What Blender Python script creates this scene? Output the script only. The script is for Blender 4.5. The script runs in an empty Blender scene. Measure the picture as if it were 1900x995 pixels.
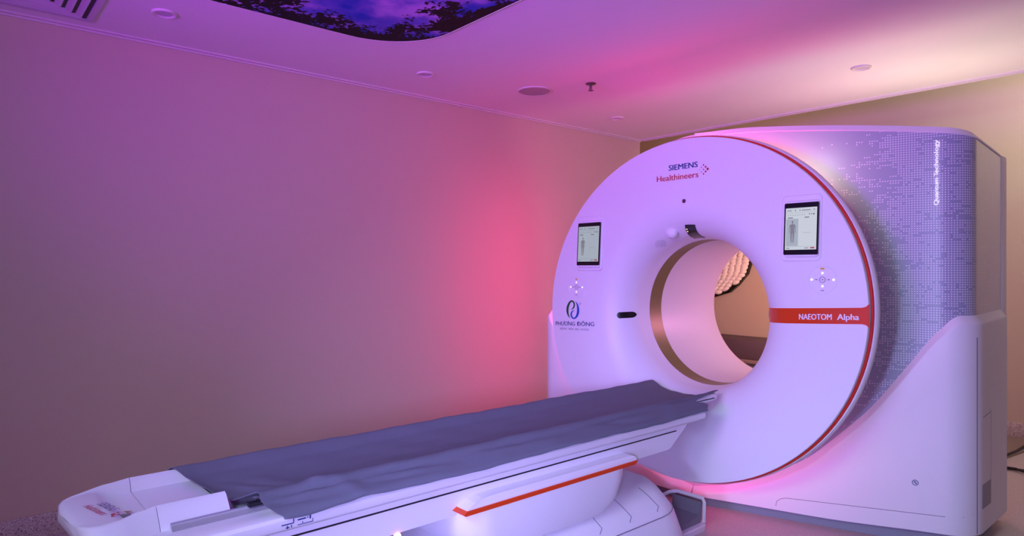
import bpy, bmesh, math, random
from mathutils import Vector, Matrix
random.seed(7)
PI = math.pi
S = bpy.context.scene
COL = S.collection

# ------------------------------------------------------------------ camera
HC = 1.28
cam_d = bpy.data.cameras.new('camera'); cam = bpy.data.objects.new('camera', cam_d); COL.objects.link(cam)
cam_d.sensor_width = 36.0
cam_d.lens = 36.0 * 1218.0 / 1900.0
cam_d.clip_start = 0.02
YAW = math.atan2(1404, 1218)
cam.location = (0, 0, HC)
cam.rotation_euler = (PI / 2, 0, YAW)
S.camera = cam

# ------------------------------------------------------------------ exposure, world, lamps
S.view_settings.view_transform = 'Standard'
S.view_settings.look = 'None'
S.view_settings.gamma = 1.0
S.view_settings.use_curve_mapping = False
S.view_settings.exposure = 0.0
W = bpy.data.worlds.new('world'); S.world = W; W.use_nodes = True
W.node_tree.nodes['Background'].inputs[0].default_value = (0.30, 0.22, 0.42, 1)
W.node_tree.nodes['Background'].inputs[1].default_value = 0.05

def lamp(name, kind, loc, target, col, power, size=0.5, size_y=None, spread=None, blend=0.5, angle=60):
    d = bpy.data.lights.new(name, kind); o = bpy.data.objects.new(name, d); COL.objects.link(o)
    o.location = loc
    o.rotation_euler = (Vector(target) - Vector(loc)).to_track_quat('-Z', 'Y').to_euler()
    d.color = col; d.energy = power
    if kind == 'AREA':
        d.shape = 'RECTANGLE' if size_y else 'DISK'
        d.size = size
        if size_y: d.size_y = size_y
        if spread: d.spread = math.radians(spread)
    elif kind == 'SPOT':
        d.spot_size = math.radians(angle); d.spot_blend = blend; d.shadow_soft_size = size
    else:
        d.shadow_soft_size = size
    LAMPS[name] = o
    return o
LAMPS = {}
# added unseen key light high in the front, aimed at the scanner face
lamp('key_light', 'AREA', (-0.85, -0.9, 2.4), (-1.8, 2.9, 0.9), (0.60, 1.0, 0.88), 21, 1.2, 0.8, spread=100)
# added violet fills behind the camera, washing the ceiling and upper wall
lamp('violet_fill', 'AREA', (-1.2, -1.4, 1.4), (-2.0, 1.3, 2.46), (0.494, 0.005, 1.0), 42.5, 0.8, 0.5, spread=90)
lamp('violet_wall_fill', 'AREA', (-2.2, -1.0, 1.70), (-2.75, 1.1, 2.46), (0.15, 0.05, 1.0), 3.6, 0.7, 0.4, spread=130)
# added neutral fill at the front left, on the wall and the couch head
lamp('room_fill', 'AREA', (-2.0, -1.5, 2.40), (-3.4, 1.6, 0.9), (1.0, 0.895, 1.0), 5.68, 0.6, 0.6, spread=120)
# added violet fill from the right, along the couch side
lamp('couch_side_fill', 'AREA', (0.3, -0.6, 1.2), (-1.75, 1.45, 0.44), (0.42, 0.36, 1.0), 6.5, 0.3, 0.3, spread=46)
# pink fills added beside the scanner's rim strip, on to wall and ceiling
lamp('pink_rim_fill', 'AREA', (-3.24, 3.28, 1.10), (-3.8, 3.24, 1.10), (1.0, 0.004, 0.233), 3.42, 0.5, 1.6, spread=150)
lamp('pink_top_fill', 'AREA', (-2.62, 3.42, 1.99), (-2.66, 3.42, 2.46), (1.0, 0.018, 0.727), 0.32, 0.5, 0.25)
# warm uplight behind the scanner, unseen warm fills added on the back wall
lamp('warm_uplight', 'AREA', (-1.30, 4.45, 1.50), (-1.25, 4.25, 2.46), (1.0, 0.82, 0.66), 8.55, 0.4, 0.3)
lamp('warm_wall_fill', 'AREA', (-0.5, 5.15, 2.8), (-0.9, 6.1, 1.5), (1.0, 0.926, 0.842), 17.29, 0.5, 0.5)
lamp('alcove_fill', 'AREA', (-2.2, 4.6, 1.1), (-3.42, 6.1, 1.25), (1.0, 0.477, 0.354), 8.16, 0.3, 0.3, spread=110)
# tall lavender tube lamp behind the camera, mirrored in the wing's glossy corner
lamp('violet_side_lamp', 'AREA', (0.64, -0.5, 1.30), (-1.6, 2.0, 1.3), (0.52, 0.56, 1.0), 7.5, 0.05, 2.1, spread=140)
# added low lavender fill from the front, on the scanner's lower shell
lamp('lavender_fill', 'AREA', (-0.5, -1.7, 0.75), (-1.2, 3.4, 0.45), (0.42, 0.46, 1.0), 4.5, 0.3, 0.3, spread=45)
lamp('bore_fill', 'AREA', (-1.35, 4.75, 1.35), (-2.5, 3.7, 1.1), (1.0, 0.324, 0.667), 10.35, 0.3, 0.3)  # pink fill added behind the scanner to brighten the bore liner

# ------------------------------------------------------------------ helpers
def srgb(r, g, b):
    f = lambda c: (c / 255 / 12.92) if c / 255 <= 0.04045 else ((c / 255 + 0.055) / 1.055) ** 2.4
    return (f(r), f(g), f(b), 1.0)

def mat(name, col, rough=0.45, metal=0.0, bump=0.0, bscale=80.0, var=0.0, coat=0.0):
    m = bpy.data.materials.new(name); m.use_nodes = True
    nt = m.node_tree; b = nt.nodes['Principled BSDF']
    b.inputs['Base Color'].default_value = col
    b.inputs['Roughness'].default_value = rough
    b.inputs['Metallic'].default_value = metal
    if coat: b.inputs['Coat Weight'].default_value = coat; b.inputs['Coat Roughness'].default_value = 0.15
    tc = nt.nodes.new('ShaderNodeTexCoord')
    nz = nt.nodes.new('ShaderNodeTexNoise'); nz.inputs['Scale'].default_value = bscale; nz.inputs['Detail'].default_value = 3
    nt.links.new(tc.outputs['Object'], nz.inputs['Vector'])
    if bump:
        bp = nt.nodes.new('ShaderNodeBump'); bp.inputs['Strength'].default_value = bump; bp.inputs['Distance'].default_value = 0.002
        nt.links.new(nz.outputs['Fac'], bp.inputs['Height']); nt.links.new(bp.outputs['Normal'], b.inputs['Normal'])
    if var:
        mx = nt.nodes.new('ShaderNodeMix'); mx.data_type = 'RGBA'
        mx.inputs[6].default_value = [c * (1 - var) for c in col[:3]] + [1]
        mx.inputs[7].default_value = [min(1, c * (1 + var)) for c in col[:3]] + [1]
        nt.links.new(nz.outputs['Fac'], mx.inputs[0]); nt.links.new(mx.outputs[2], b.inputs['Base Color'])
    return m

def emis(name, col, strength, base=(0.02, 0.02, 0.02, 1)):
    m = bpy.data.materials.new(name); m.use_nodes = True
    b = m.node_tree.nodes['Principled BSDF']
    b.inputs['Base Color'].default_value = base
    b.inputs['Emission Color'].default_value = col
    b.inputs['Emission Strength'].default_value = strength
    return m

def N(nt, t, **kw):
    n = nt.nodes.new(t)
    for k, v in kw.items(): setattr(n, k, v)
    return n

def terrazzo(name, base, dark, light, rough, scale=90):
    m = mat(name, base, rough)
    nt = m.node_tree; b = nt.nodes['Principled BSDF']
    tc = N(nt, 'ShaderNodeTexCoord')
    v = N(nt, 'ShaderNodeTexVoronoi'); v.inputs['Scale'].default_value = scale
    nt.links.new(tc.outputs['Object'], v.inputs['Vector'])
    r = N(nt, 'ShaderNodeValToRGB')
    e = r.color_ramp.elements
    e[0].position = 0.0; e[0].color = dark; e[1].position = 0.16; e[1].color = base
    x = e.new(0.10); x.color = dark
    x = e.new(0.78); x.color = base
    x = e.new(0.86); x.color = light
    sp = N(nt, 'ShaderNodeSeparateColor'); nt.links.new(v.outputs['Color'], sp.inputs[0])
    nt.links.new(sp.outputs[0], r.inputs[0])
    nt.links.new(r.outputs[0], b.inputs['Base Color'])
    return m

def obj(name, bm, m, parent=None, smooth=True, ang=32, loc=None):
    me = bpy.data.meshes.new(name)
    bmesh.ops.recalc_face_normals(bm, faces=bm.faces)
    if smooth:
        for f in bm.faces: f.smooth = True
        for e in bm.edges:
            if len(e.link_faces) == 2:
                try: e.smooth = e.calc_face_angle() < math.radians(ang)
                except ValueError: e.smooth = True
    bm.to_mesh(me); bm.free()
    for mm in (m if isinstance(m, (list, tuple)) else [m]): me.materials.append(mm)
    o = bpy.data.objects.new(name, me); COL.objects.link(o)
    if parent is not None:
        o.parent = parent
        p = parent; off = Vector((0, 0, 0))
        while p is not None:
            off += Vector(p.location); p = p.parent
        me.transform(Matrix.Translation(-off))     # meshes are built in room coordinates
    return o

def tag(o, label=None, cat=None, group=None, kind=None):
    if label: o['label'] = label
    if cat: o['category'] = cat
    if group: o['group'] = group
    if kind: o['kind'] = kind
    return o

def thing(name, loc, label, cat, group=None):
    o = bpy.data.objects.new(name, None); COL.objects.link(o); o.location = loc; o.empty_display_size = 0.1
    return tag(o, label, cat, group)

def part(name, bm, m, parent, label=None, **kw):
    o = obj(name, bm, m, parent, **kw)
    if label: o['label'] = label
    return o

def struct(name, bm, m, **kw):
    return tag(obj(name, bm, m, **kw), kind='structure')

def box(bm, x0, x1, y0, y1, z0, z1, bev=0.0, seg=2):
    r = bmesh.ops.create_cube(bm, size=1.0)
    for v in r['verts']:
        v.co = ((x0 + x1) / 2 + v.co.x * (x1 - x0), (y0 + y1) / 2 + v.co.y * (y1 - y0), (z0 + z1) / 2 + v.co.z * (z1 - z0))
    if bev:
        es = list({e for v in r['verts'] for e in v.link_edges})
        bmesh.ops.bevel(bm, geom=es, offset=bev, segments=seg, profile=0.5, affect='EDGES', clamp_overlap=True)
    return bm

def prism(bm, pts, fn0, fn1):
    """closed outline pts -> two caps mapped by fn0 / fn1"""
    a = [bm.verts.new(fn0(*p)) for p in pts]; b = [bm.verts.new(fn1(*p)) for p in pts]
    n = len(pts)
    bm.faces.new(a); bm.faces.new(list(reversed(b)))
    for i in range(n): bm.faces.new((a[i], b[i], b[(i + 1) % n], a[(i + 1) % n]))
    return bm

def loft(bm, rings, closed=True, cap=True):
    R = [[bm.verts.new(p) for p in r] for r in rings]
    n = len(R[0])
    for A, B in zip(R, R[1:]):
        for i in range(n if closed else n - 1):
            bm.faces.new((A[i], A[(i + 1) % n], B[(i + 1) % n], B[i]))
    if cap and closed:
        bm.faces.new(R[0]); bm.faces.new(list(reversed(R[-1])))
    return bm

def sheet(bm, nu, nv, fo, fi):
    """closed thin shell: outer surface fo(i,j), inner surface fi(i,j)"""
    O = [[bm.verts.new(fo(i, j)) for j in range(nv)] for i in range(nu)]
    I = [[bm.verts.new(fi(i, j)) for j in range(nv)] for i in range(nu)]
    for i in range(nu - 1):
        for j in range(nv - 1):
            bm.faces.new((O[i][j], O[i + 1][j], O[i + 1][j + 1], O[i][j + 1]))
            bm.faces.new((I[i][j], I[i][j + 1], I[i + 1][j + 1], I[i + 1][j]))
    for i in range(nu - 1):
        bm.faces.new((O[i][0], I[i][0], I[i + 1][0], O[i + 1][0]))
        bm.faces.new((O[i][-1], O[i + 1][-1], I[i + 1][-1], I[i][-1]))
    for j in range(nv - 1):
        bm.faces.new((O[0][j], O[0][j + 1], I[0][j + 1], I[0][j]))
        bm.faces.new((O[-1][j], I[-1][j], I[-1][j + 1], O[-1][j + 1]))
    return O, I

def lathe(bm, prof, c, axis='z', n=32, capped=True):
    """prof: (radius, height along axis)"""
    rings = []
    for r, h in prof:
        ring = []
        for k in range(n):
            t = 2 * PI * k / n
            a, b = r * math.cos(t), r * math.sin(t)
            p = {'z': (a, b, h), 'y': (a, h, b), 'x': (h, a, b)}[axis]
            ring.append((c[0] + p[0], c[1] + p[1], c[2] + p[2]))
        rings.append(ring)
    return loft(bm, rings, True, capped)

def tube(bm, pts, r, n=8):
    pts = [Vector(p) for p in pts]; rings = []
    for i, p in enumerate(pts):
        t = (pts[min(i + 1, len(pts) - 1)] - pts[max(i - 1, 0)]).normalized()
        u = t.cross(Vector((0, 0, 1)))
        if u.length < 1e-3: u = t.cross(Vector((1, 0, 0)))
        u.normalize(); w = t.cross(u)
        rings.append([p + (u * math.cos(2 * PI * k / n) + w * math.sin(2 * PI * k / n)) * r for k in range(n)])
    return loft(bm, rings)

def smoothstep(a, b, x):
    t = max(0.0, min(1.0, (x - a) / (b - a))); return t * t * (3 - 2 * t)

def interp(tab, x):
    if x <= tab[0][0]: return tab[0][1]
    for (x0, y0), (x1, y1) in zip(tab, tab[1:]):
        if x <= x1: return y0 + (y1 - y0) * (x - x0) / (x1 - x0)
    return tab[-1][1]

def text_bm(txt, size, shear=0.0, spacing=1.0, bold=0.0):
    """glyph outlines as a flat triangulated bmesh in local x,y"""
    cu = bpy.data.curves.new('lettering', 'FONT'); cu.body = txt; cu.size = size; cu.shear = shear
    cu.space_character = spacing; cu.offset = bold; cu.resolution_u = 3
    o = bpy.data.objects.new('lettering', cu); COL.objects.link(o)
    dg = bpy.context.evaluated_depsgraph_get(); dg.update()
    me = bpy.data.meshes.new_from_object(o.evaluated_get(dg))
    bm = bmesh.new(); bm.from_mesh(me)
    bpy.data.objects.remove(o); bpy.data.curves.remove(cu); bpy.data.meshes.remove(me)
    return bm

def fit_text(txt, width, height=None, fn=None, bold=0.0, out=(0, -1, 0)):
    """text scaled to width (and cap height), subdivided and mapped by fn(u,v) with u,v from the lower left"""
    bm = text_bm(txt, 0.1)
    if bold:
        base = bm.faces[:]
        for q, sx in enumerate((-bold, bold)):
            g = bmesh.ops.duplicate(bm, geom=base)['geom']
            for v in g:
                if isinstance(v, bmesh.types.BMVert): v.co.x += sx; v.co.z = q + 1
    xs = [v.co.x for v in bm.verts]; x0, x1 = min(xs), max(xs)
    k = width / (x1 - x0); ky = k if height is None else height / 0.0729
    top = []
    for v in bm.verts:
        lay = v.co.z
        v.co = Vector(fn((v.co.x - x0) * k, v.co.y * ky)) + Vector(out) * (.00025 * lay)
    return bm

# ------------------------------------------------------------------ materials
WHITE = srgb(232, 230, 236)
m_wall = mat('wall_paint', srgb(205, 188, 165), 0.75, bump=0.15, bscale=220, var=0.02)
m_ceil = mat('ceiling_paint', srgb(232, 228, 226), 0.8, bump=0.05, bscale=200)
m_trim = mat('trim_paint', srgb(220, 212, 208), 0.6)
m_floor = terrazzo('floor_vinyl', srgb(188, 176, 172), srgb(166, 152, 150), srgb(202, 192, 188), 0.38, 420)
m_base = terrazzo('baseboard_terrazzo', srgb(196, 178, 172), srgb(124, 108, 110), srgb(222, 210, 206), 0.5, 230)
m_white = mat('scanner_white', WHITE, 0.5)
m_face = mat('scanner_face_white', WHITE, 0.42)
m_tablew = mat('table_white', srgb(230, 228, 234), 0.35)
m_orange = mat('orange_stripe', srgb(214, 64, 14), 0.35)
m_red = mat('red_rim', srgb(206, 42, 20), 0.3)
m_gold = mat('bore_ring_bronze', srgb(132, 118, 72), 0.38, metal=0.2)
m_liner = mat('bore_liner_white', srgb(236, 228, 230), 0.38)
m_black = mat('black_plastic', srgb(16, 15, 18), 0.25)
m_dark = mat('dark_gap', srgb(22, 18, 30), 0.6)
m_seam = mat('seam_shadow_gap', srgb(128, 120, 138), 0.7)
m_plinth = mat('plinth_grey', srgb(142, 142, 158), 0.4)
m_grey = mat('bracket_grey', srgb(120, 118, 128), 0.45)
m_cloth = mat('sheet_fabric', srgb(104, 108, 122), 0.9, bump=0.35, bscale=500)
m_alu = mat('rail_aluminium', srgb(205, 206, 212), 0.28, metal=0.6)
m_blue = mat('logo_blue', srgb(20, 62, 120), 0.4)
m_logored = mat('logo_red', srgb(190, 24, 46), 0.4)
m_green = mat('emblem_green', srgb(8, 92, 46), 0.4)
m_eye = mat('eye_maroon', srgb(88, 30, 70), .25)
m_eblue = mat('emblem_blue', srgb(24, 84, 176), 0.4)
m_navy = mat('emblem_navy', srgb(34, 52, 120), 0.4)
m_mauve = mat('emblem_subtitle', srgb(118, 96, 130), 0.5)
m_led = emis('led_pink', (1.0, 0.05, 0.18, 1), 17.0)
m_led_hot = emis('led_pink_hot', (1.0, 0.10, 0.42, 1), 6.5)
m_led_low = emis('led_pink_low', (1.0, 0.11, 0.24, 1), 2.8)
m_screen = emis('screen_white', srgb(208, 216, 224), 0.85)
m_screen2 = emis('screen_grey', srgb(180, 192, 204), 0.75)
m_sgrey = emis('screen_line_grey', srgb(120, 124, 132), 0.5)
m_sbody = emis('screen_body_grey', srgb(150, 150, 160), .6)
m_sred = emis('screen_red', srgb(190, 20, 40), 0.7)
m_btn = emis('button_light', (1, 0.95, 1, 1), 1.3)
m_btny = mat('button_yellow', srgb(214, 172, 20), 0.4)
m_dtext = mat('stripe_text_white', srgb(238, 232, 238), 0.4)
m_wtext = emis('glowing_text_white', (0.9, 0.92, 1, 1), 0.55, base=(0.9, 0.9, 0.9, 1))  # wing lettering glows slightly by itself

# wing panel: grey blue with a field of pale dots
def dots_material():
    m = bpy.data.materials.new('dotted_grey_panel'); m.use_nodes = True
    nt = m.node_tree; b = nt.nodes['Principled BSDF']; L = nt.links
    b.inputs['Roughness'].default_value = 0.30; b.inputs['Coat Weight'].default_value = 0.8; b.inputs['Coat Roughness'].default_value = 0.15
    uv = N(nt, 'ShaderNodeUVMap'); sep = N(nt, 'ShaderNodeSeparateXYZ'); L.new(uv.outputs[0], sep.inputs[0])
    def M(op, a, b_=None, c=None):
        n = N(nt, 'ShaderNodeMath', operation=op)
        for i, v in enumerate((a, b_, c)):
            if v is None: continue
            if isinstance(v, (int, float)): n.inputs[i].default_value = v
            else: L.new(v, n.inputs[i])
        return n.outputs[0]
    P = 0.0108
    u = M('DIVIDE', sep.outputs[0], P); v = M('DIVIDE', sep.outputs[1], P)
    cu = M('FLOOR', u); cv = M('FLOOR', v)
    du = M('SUBTRACT', M('FRACT', u), 0.5); dv = M('SUBTRACT', M('FRACT', v), 0.5)
    r = M('SQRT', M('ADD', M('MULTIPLY', du, du), M('MULTIPLY', dv, dv)))
    side = M('GREATER_THAN', sep.outputs[0], 1.275)
    dash = M('LESS_THAN', M('ABSOLUTE', dv), 0.17)
    dot = M('ADD', M('MULTIPLY', M('LESS_THAN', r, 0.285), M('SUBTRACT', 1.0, side)), M('MULTIPLY', dash, side))
    # clustered presence: short runs in each row
    cx = N(nt, 'ShaderNodeCombineXYZ'); L.new(M('MULTIPLY', cu, 0.33), cx.inputs[0]); L.new(M('MULTIPLY', cv, 0.71), cx.inputs[1])
    nz = N(nt, 'ShaderNodeTexNoise'); nz.inputs['Scale'].default_value = 1.0; nz.inputs['Detail'].default_value = 2.0; L.new(cx.outputs[0], nz.inputs['Vector'])
    cx2 = N(nt, 'ShaderNodeCombineXYZ'); L.new(M('MULTIPLY', cu, 0.05), cx2.inputs[0]); L.new(M('MULTIPLY', cv, 0.16), cx2.inputs[1])
    nz2 = N(nt, 'ShaderNodeTexNoise'); nz2.inputs['Scale'].default_value = 1.0; nz2.inputs['Detail'].default_value = 3.0; L.new(cx2.outputs[0], nz2.inputs['Vector'])
    val = M('ADD', M('MULTIPLY', nz.outputs['Fac'], 0.55), M('MULTIPLY', nz2.outputs['Fac'], 0.45))
    # threshold: sparse near the disc, dense toward the corner, fading on the side
    rise = N(nt, 'ShaderNodeMapRange'); rise.interpolation_type = 'SMOOTHSTEP'
    rise.inputs[1].default_value = 0.50; rise.inputs[2].default_value = 1.12; rise.inputs[3].default_value = 0.66; rise.inputs[4].default_value = 0.43
    L.new(sep.outputs[0], rise.inputs[0])
    fall = N(nt, 'ShaderNodeMapRange'); fall.interpolation_type = 'SMOOTHSTEP'
    fall.inputs[1].default_value = 1.36; fall.inputs[2].default_value = 1.66; fall.inputs[3].default_value = 0.0; fall.inputs[4].default_value = 0.30
    L.new(sep.outputs[0], fall.inputs[0])
    thr = M('ADD', rise.outputs[0], fall.outputs[0])
    on = M('MULTIPLY', M('GREATER_THAN', val, thr), dot)
    mx = N(nt, 'ShaderNodeMix', data_type='RGBA')
    dc = N(nt, 'ShaderNodeMix', data_type='RGBA'); L.new(side, dc.inputs[0])
    dc.inputs[6].default_value = srgb(226, 224, 236); dc.inputs[7].default_value = srgb(176, 172, 188)
    mx.inputs[6].default_value = srgb(152, 158, 182); L.new(dc.outputs[2], mx.inputs[7])
    L.new(on, mx.inputs[0]); L.new(mx.outputs[2], b.inputs['Base Color'])
    return m
m_dots = dots_material()

# ------------------------------------------------------------------ the room
LX, BY, CZ, CY = -3.825, 6.10, 2.46, 4.89
RX, FY, RLX = 1.9, -2.2, -5.0
def slab(x0, x1, y0, y1, z0, z1): return box(bmesh.new(), x0, x1, y0, y1, z0, z1)
struct('floor', slab(RLX - .1, RX + .1, FY - .1, BY + .1, -0.1, 0), m_floor, smooth=False)
struct('wall_left', slab(LX - 0.1, LX, FY, CY, 0, CZ + 0.1), m_wall, smooth=False)
struct('wall_back', slab(RLX, RX, BY, BY + 0.1, 0, 2.95), m_wall, smooth=False)
struct('wall_right', slab(RX, RX + 0.1, FY, BY, 0, 2.95), m_wall, smooth=False)
struct('wall_front', slab(LX, RX, FY - 0.1, FY, 0, 2.95), m_wall, smooth=False)
struct('wall_alcove', slab(RLX - .1, RLX, CY - .1, BY, 0, 2.95), m_wall, smooth=False)
struct('wall_return', slab(RLX, LX - 0.1, CY - 0.1, CY, 0, 2.95), m_wall, smooth=False)
struct('ceiling', slab(LX, RX, FY, CY, CZ, CZ + 0.1), m_ceil, smooth=False)
struct('ceiling_alcove', slab(RLX, RX, CY - .1, BY, 2.9, 3.0), m_ceil, smooth=False)
bm = bmesh.new(); box(bm, LX, LX + 0.014, FY, CY - 0.002, 0, 0.112, 0.003)
struct('baseboard_left', bm, m_base)
bm = bmesh.new(); box(bm, RLX, RX, BY - 0.014, BY, 0, 0.118, 0.003)
struct('baseboard_back', bm, m_base)
# shadow-gap ceiling moulding: a stepped strip along left wall and the ceiling's back edge
bm = bmesh.new()
prism(bm, [(LX, CZ), (LX, CZ - 0.014), (LX + 0.012, CZ - 0.014), (LX + 0.012, CZ - 0.006), (LX + 0.036, CZ - 0.004), (LX + 0.036, CZ - 0.008), (LX + 0.042, CZ - 0.008), (LX + 0.042, CZ)],
      lambda x, z: (x, FY, z), lambda x, z: (x, CY, z))
struct('trim_1', bm, m_trim, smooth=False)
bm = bmesh.new()
prism(bm, [(CY, CZ), (CY, CZ - 0.012), (CY - 0.012, CZ - 0.012), (CY - 0.012, CZ - 0.005), (CY - 0.034, CZ - 0.005), (CY - 0.034, CZ - 0.009), (CY - 0.044, CZ - 0.009), (CY - 0.044, CZ)],
      lambda y, z: (LX + 0.05, y, z), lambda y, z: (RX, y, z))
struct('trim_2', bm, m_trim, smooth=False)

# ------------------------------------------------------------------ the scanner
XC, ZD, ZB = -2.043, 1.0755, 1.035            # disc centre x/z, bore centre z
AX, AZ, XD = 0.953, 0.900, -2.056              # disc half axes and centre
TILT = 0.060                                   # the disc leans back a little towards its top
def lean(z, r=9.0): return TILT * (z - 1.0755) * smoothstep(0.46, 0.75, r)
YD = 2.95                                      # disc face
GX0, GY0 = -2.045, 3.085
SL = 0.347                                     # sweep of the right wing
gantry = thing('ct_scanner', (XC, 3.4, 0), 'white ring-shaped medical scanner with orange rim and dotted grey wing, behind the couch', 'scanner')

def face_dir_R(t):
    """distance from bore centre to the disc edge along angle t"""
    ct, st = math.cos(t), math.sin(t); dz = ZB - ZD; dx = XC - XD
    a = (ct / AX) ** 2 + (st / AZ) ** 2; b = 2 * dz * st / AZ ** 2 + 2 * dx * ct / AX ** 2; c = (dz / AZ) ** 2 + (dx / AX) ** 2 - 1
    return (-b + math.sqrt(b * b - 4 * a * c)) / (2 * a)
RT, RF = 0.413, 0.62
def face_y(r):
    if r >= RF: return YD + 0.010 * max(0, (0.75 - r) / 0.13) ** 2 * (r < 0.75)
    s = (RF - r) / (RF - RT); s = max(0, min(1, s))
    return YD + 0.010 + 0.205 * (1 - math.sqrt(max(0, 1 - s ** 2.0)))
def on_face(x, z, off=0.0015):
    r = math.hypot(x - XC, z - ZB)
    f_ = 1 + lean(z, r) / YD; x *= f_; z = HC + (z - HC) * f_
    r = math.hypot(x - XC, z - ZB)
    e = 0.004
    g = (face_y(r + e) - face_y(r - e)) / (2 * e) if RT + e < r else -3.0
    n = Vector((-(x - XC) / r * -g, -1, -(z - ZB) / r * -g)); n.normalize()
    return Vector((x, face_y(r) + lean(z, r), z)) + n * off

# front disc with the funnel into the bore
bm = bmesh.new(); NT = 160
us = [0, .06, .14, .25, .38, .52, .68, .84, 1.0]
def disc_ring(k, r_mul=None):
    pass
rings = []
rs_in = [RT + (RF - RT) * (1 - math.cos(PI / 2 * i / 14)) for i in range(15)]
for r in rs_in:
    rings.append([(XC + r * math.cos(2 * PI * k / NT), face_y(r) + lean(ZB + r * math.sin(2 * PI * k / NT), r), ZB + r * math.sin(2 * PI * k / NT)) for k in range(NT)])
for q in (0.12, 0.28, 0.45, 0.62, 0.78, 0.90, 0.97, 1.0):
    ring = []
    for k in range(NT):
        t = 2 * PI * k / NT; R = face_dir_R(t) * 0.996; r = RF + (R - RF) * q
        ring.append((XC + r * math.cos(t), face_y(r) + lean(ZB + r * math.sin(t), r), ZB + r * math.sin(t)))
    rings.append(ring)
for dy, m_ in ((0.002, 0.9975), (0.012, 0.999), (0.04, 0.995), (0.05, 0.91)):
    rings.append([(XC + face_dir_R(2 * PI * k / NT) * m_ * math.cos(2 * PI * k / NT), YD + dy + lean(ZB + face_dir_R(2 * PI * k / NT) * m_ * math.sin(2 * PI * k / NT)), ZB + face_dir_R(2 * PI * k / NT) * m_ * math.sin(2 * PI * k / NT)) for k in range(NT)])
rings.insert(0, [(XC + 0.408 * math.cos(2 * PI * k / NT), 3.19, ZB + 0.408 * math.sin(2 * PI * k / NT)) for k in range(NT)])
rings.insert(0, [(XC + 0.404 * math.cos(2 * PI * k / NT), 3.222, ZB + 0.404 * math.sin(2 * PI * k / NT)) for k in range(NT)])
loft(bm, rings, True, False)
front = part('front_disc', bm, m_face, gantry, ang=40)

def ellring(mul, y):
    return [(XD + AX * mul * math.cos(2 * PI * k / NT), y + lean(ZD + AZ * mul * math.sin(2 * PI * k / NT)), ZD + AZ * mul * math.sin(2 * PI * k / NT)) for k in range(NT)]
bm = bmesh.new(); loft(bm, [ellring(*q) for q in ((0.992, 2.994), (0.995, 2.980), (0.998, 2.977), (1.005, 2.977), (1.007, 2.980), (1.007, 2.994))], True, False)
part('rim_stripe', bm, m_red, gantry, label='thin orange-red rim stripe')
def flank_ring(mul, y):
    out = []
    for k in range(NT):
        t = 2 * PI * k / NT; d = abs((math.degrees(t) - 10 + 180) % 360 - 180)
        w = .42 + .58 * (1 - smoothstep(30, 75, d)); m_ = 1.007 + (mul - 1.007) * w if mul > 1.007 else mul
        out.append((XD + AX * m_ * math.cos(t), y + lean(ZD + AZ * m_ * math.sin(t)), ZD + AZ * m_ * math.sin(t)))
    return out
bm = bmesh.new(); loft(bm, [flank_ring(*q) for q in ((1.006, 2.996), (1.008, 2.986), (1.014, 2.983), (1.018, 2.988), (1.022, 3.000), (1.0225, 3.010), (1.019, 3.022), (1.010, 3.030), (0.93, 3.034))], True, False)
part('rim_flank', bm, m_white, gantry)
def ellarc(mul, y, n=120, a0=50, a1=306):
    return [(XD + AX * mul * math.cos(math.radians(a0 + (a1 - a0) * k / n)), y + lean(ZD + AZ * mul * math.sin(math.radians(a0 + (a1 - a0) * k / n))), ZD + AZ * mul * math.sin(math.radians(a0 + (a1 - a0) * k / n))) for k in range(n + 1)]
for (a0_, a1_, m_, l_) in ((42, 212, m_led, 'upper'), (213, 271, m_led_low, 'lower left'), (272, 322, m_led_hot, 'lower right')):
    _A = [ellarc(r_, y_, 100, a0_, a1_) for r_, y_ in ((0.97, 3.036), (1.010, 3.036), (1.010, 3.050), (0.97, 3.050))]
    bm = bmesh.new(); loft(bm, [[A[k] for A in _A] for k in range(101)])
    part('light_strip', bm, m_, gantry, label='pink glowing %s light strip behind the disc rim' % l_)
# bore ring and liner
bm = bmesh.new()
def bring(r, y, n=128): return [(XC + r * math.cos(2 * PI * k / n), y, ZB + r * math.sin(2 * PI * k / n)) for k in range(n)]
loft(bm, [bring(.4035, 3.222), bring(.403, 3.335), bring(.409, 3.337), bring(.43, 3.30), bring(.43, 3.222), bring(.4035, 3.222)], True, False)
part('bore_ring', bm, m_gold, gantry, label='bronze ring window of the bore')
bm = bmesh.new()
loft(bm, [bring(.4025, 3.337), bring(.4025, 3.342), bring(.405, 3.5), bring(.412, 3.8), bring(.418, 3.92), bring(.43, 3.965), bring(.46, 3.98), bring(.46, 3.34), bring(.4025, 3.337)], True, False)
part('bore_liner', bm, m_liner, gantry)

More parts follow.
